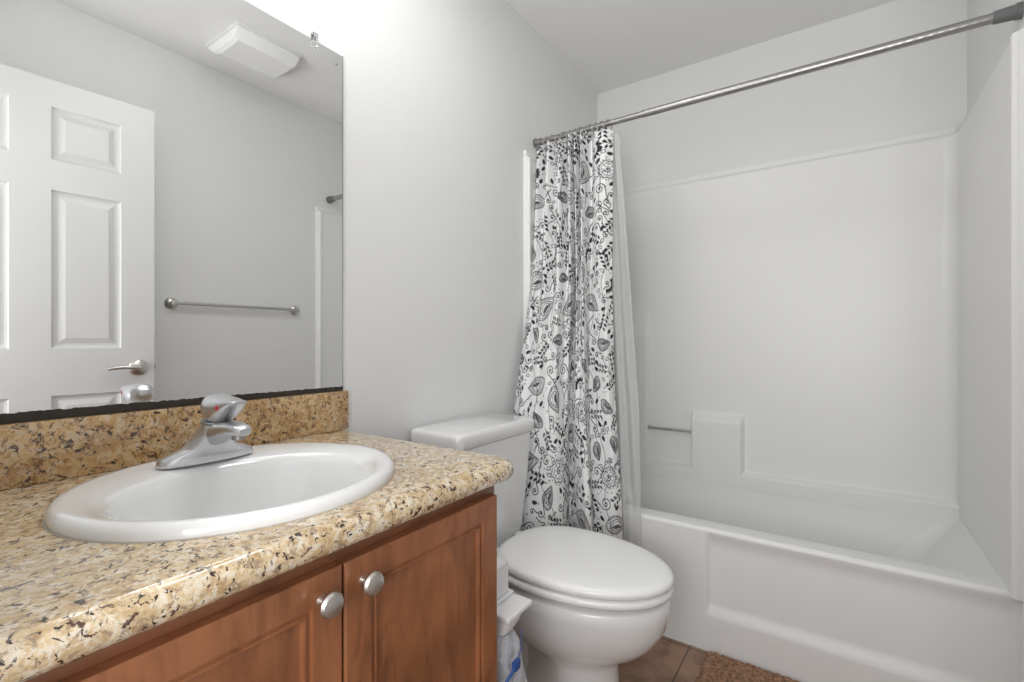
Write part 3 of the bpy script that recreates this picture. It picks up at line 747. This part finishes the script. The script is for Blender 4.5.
    def scatter(n, rad, fn, tries=60, tight=1.0):
        for _ in range(n):
            for _t in range(tries):
                c = (R.uniform(0, W), R.uniform(0, H))
                if all((c[0]-p[0])**2+(c[1]-p[1])**2 > ((rad+p[2])*tight)**2 for p in placed):
                    placed.append((*c, rad)); fn(c, R.uniform(0, 2*PI)); break
    # climbing vines first
    for k in range(9):
        x0 = W*(k+.5)/9; z = np.linspace(0, H, 400); ph = R.uniform(0, 6)
        line(np.stack([x0+.035*np.sin(z*9+ph)+.02*np.sin(z*23+ph), z], 1), .0011, .85)
    scatter(17, .060, lambda c, a: paisley(c, a, R.uniform(.050, .066)))
    scatter(9, .042, lambda c, a: flower(c, a, R.uniform(.032, .040)))
    scatter(16, .040, lambda c, a: spray(c, a, R.uniform(.036, .044)))
    scatter(20, .045, lambda c, a: paisley(c, a, R.uniform(.030, .040)))
    scatter(26, .036, lambda c, a: spiral(c, a, R.uniform(.018, .026), 1.7, R.choice((-1, 1)), 1.8, .0015))
    scatter(90, .029, lambda c, a: branch(c, a, R.uniform(.030, .038), 4, R.random() < .6))
    scatter(260, .016, lambda c, a: spiral(c, a, R.uniform(.010, .017), R.uniform(1.1, 1.6), R.choice((-1, 1)), 1.3))
    scatter(260, .012, lambda c, a: solid_leaf(c, a, .022, .0052))
    scatter(260, .009, lambda c, a: line(xf(leaf(.020, .0055), c, a), .0010, 1, True))
    scatter(700, .006, lambda c, a: stamp([c], .0020))
    h2, w2 = h_//ssn, w_//ssn
    return img[:h2*ssn, :w2*ssn].reshape(h2, ssn, w2, ssn).mean((1, 3))
def cloth_mesh(name, V, ns, nr, ink=None, m='cloth'):
    me = bpy.data.meshes.new(name); me.vertices.add(len(V)); me.vertices.foreach_set('co', V.astype(np.float32).ravel())
    I = np.arange(nr*ns).reshape(nr, ns); F = np.stack([I[:-1, :-1], I[:-1, 1:], I[1:, 1:], I[1:, :-1]], -1).reshape(-1, 4)
    me.loops.add(F.size); me.loops.foreach_set('vertex_index', F.ravel().astype(np.int32))
    me.polygons.add(len(F)); me.polygons.foreach_set('loop_start', np.arange(0, F.size, 4, dtype=np.int32)); me.polygons.foreach_set('loop_total', np.full(len(F), 4, np.int32))
    me.polygons.foreach_set('use_smooth', np.ones(len(F), bool)); me.update(); me.validate()
    if ink is not None:
        a = me.attributes.new('ink', 'FLOAT', 'POINT'); a.data.foreach_set('value', ink.astype(np.float32).ravel())
    me.materials.append(M[m]); return me
ns, nr = 420, 860; WF = .80
ink = print_pattern(WF, zT-zB, .0021); yi = np.clip((np.linspace(0, 1, nr)*(ink.shape[0]-1)).round().astype(int), 0, ink.shape[0]-1); xi = np.clip((np.linspace(0, 1, ns)*(ink.shape[1]-1)).round().astype(int), 0, ink.shape[1]-1)
ink = ink[np.ix_(yi, xi)]
ringY = [1.040, 1.012, .985, .958, .930, .905, .880, .858, .836, .812, .785, .758]
V = np.zeros((nr, ns, 3))
for j, z in enumerate(np.linspace(zT, zB, nr)):
    P, _ = row(z, ns); V[j, :, :2] = P; V[j, :, 2] = z
# the hem sags between the rings
topk = np.exp(-(zT-V[:, :, 2])/.03)
near = np.min(np.abs(V[0, :, 1][:, None]-np.array(ringY)[None]), 1)
V[:, :, 2] -= topk*np.clip(near-.004, 0, .02)[None, :]*.7
V[:, :, 2] += 0.004
c0 = np.array([1.72, .9, 1.0])
me = cloth_mesh('shower_curtain', (V-c0).reshape(-1, 3), ns, nr, ink)
cu = bpy.data.objects.new('shower_curtain', me); C.objects.link(cu); cu.location = c0
md = cu.modifiers.new('thick', 'SOLIDIFY'); md.thickness = .0012; md.offset = 0
tag(cu, 'white fabric shower curtain printed with black leaves and curls, bunched left', 'curtain')

# clear liner: hangs behind the print and shows past its free edge
La = [(1.93, 1.812, .80), (.9, 1.790, .79), (.45, 1.731, .755), (.05, 1.728, .745)]
Lb = [(1.93, 1.800, .722), (1.6, 1.796, .695), (1.2, 1.785, .665), (.8, 1.758, .625), (.45, 1.728, .604), (.05, 1.722, .598)]
nl, nlr = 90, 160; VL = np.zeros((nlr, nl, 3))
for j, z in enumerate(np.linspace(1.900, .14, nlr)):
    a = interp(La, z); b_ = interp(Lb, z)
    for i in range(nl):
        k = i/(nl-1); amp = .008 if z > .5 else .005
        o_ = amp*math.sin(k*19+z*1.5)+.003*math.sin(k*8+z*5)
        VL[j, i] = (a[0]+(b_[0]-a[0])*k+(o_ if z > .5 else -abs(o_)), a[1]+(b_[1]-a[1])*k, z)
c1 = np.array([1.77, .8, 1.0])
me = cloth_mesh('curtain_liner', (VL-c1).reshape(-1, 3), nl, nlr, None, 'liner')
li = bpy.data.objects.new('curtain_liner', me); C.objects.link(li); li.location = c1
md = li.modifiers.new('thick', 'SOLIDIFY'); md.thickness = .0005
tag(li, 'translucent plastic shower liner hanging behind the printed curtain', 'curtain liner')

# rings
def ring_bm():
    bm = bmesh.new(); pts = []
    for k in range(22):
        a = math.radians(-78+336*k/21); pts.append((.0205*math.sin(a), .0006*k-.006, .0205*math.cos(a)-.0035))
    tube(bm, pts, .0024, 8)
    bmesh.ops.create_uvsphere(bm, u_segments=8, v_segments=6, radius=.0032, matrix=Matrix.Translation(pts[-1]))
    return bm
ringlab = ['curtain ring at the wall end of the bunched curtain', 'second curtain ring from the mirror wall', 'third curtain ring from the mirror wall', 'fourth curtain ring from the mirror wall', 'fifth curtain ring from the mirror wall', 'sixth curtain ring from the mirror wall',
           'sixth curtain ring from the free edge', 'fifth curtain ring from the free edge of the curtain', 'fourth curtain ring from the free edge of the curtain', 'third curtain ring from the free edge of the curtain', 'second curtain ring from the free edge of the curtain', 'curtain ring at the free edge of the printed curtain']
first = None
for y, lab in zip(ringY, ringlab):
    if first is None: o = first = obj('curtain_ring', ring_bm(), 'nickel', None, origin=(0, 0, 0))
    else: o = first.copy(); C.objects.link(o)
    o.location = (RX, y, RZ-.0035); o.rotation_euler = (0, 0, random.uniform(-.5, .5))
    tag(o, 'small metal '+lab, 'curtain ring', 'rings holding the shower curtain')
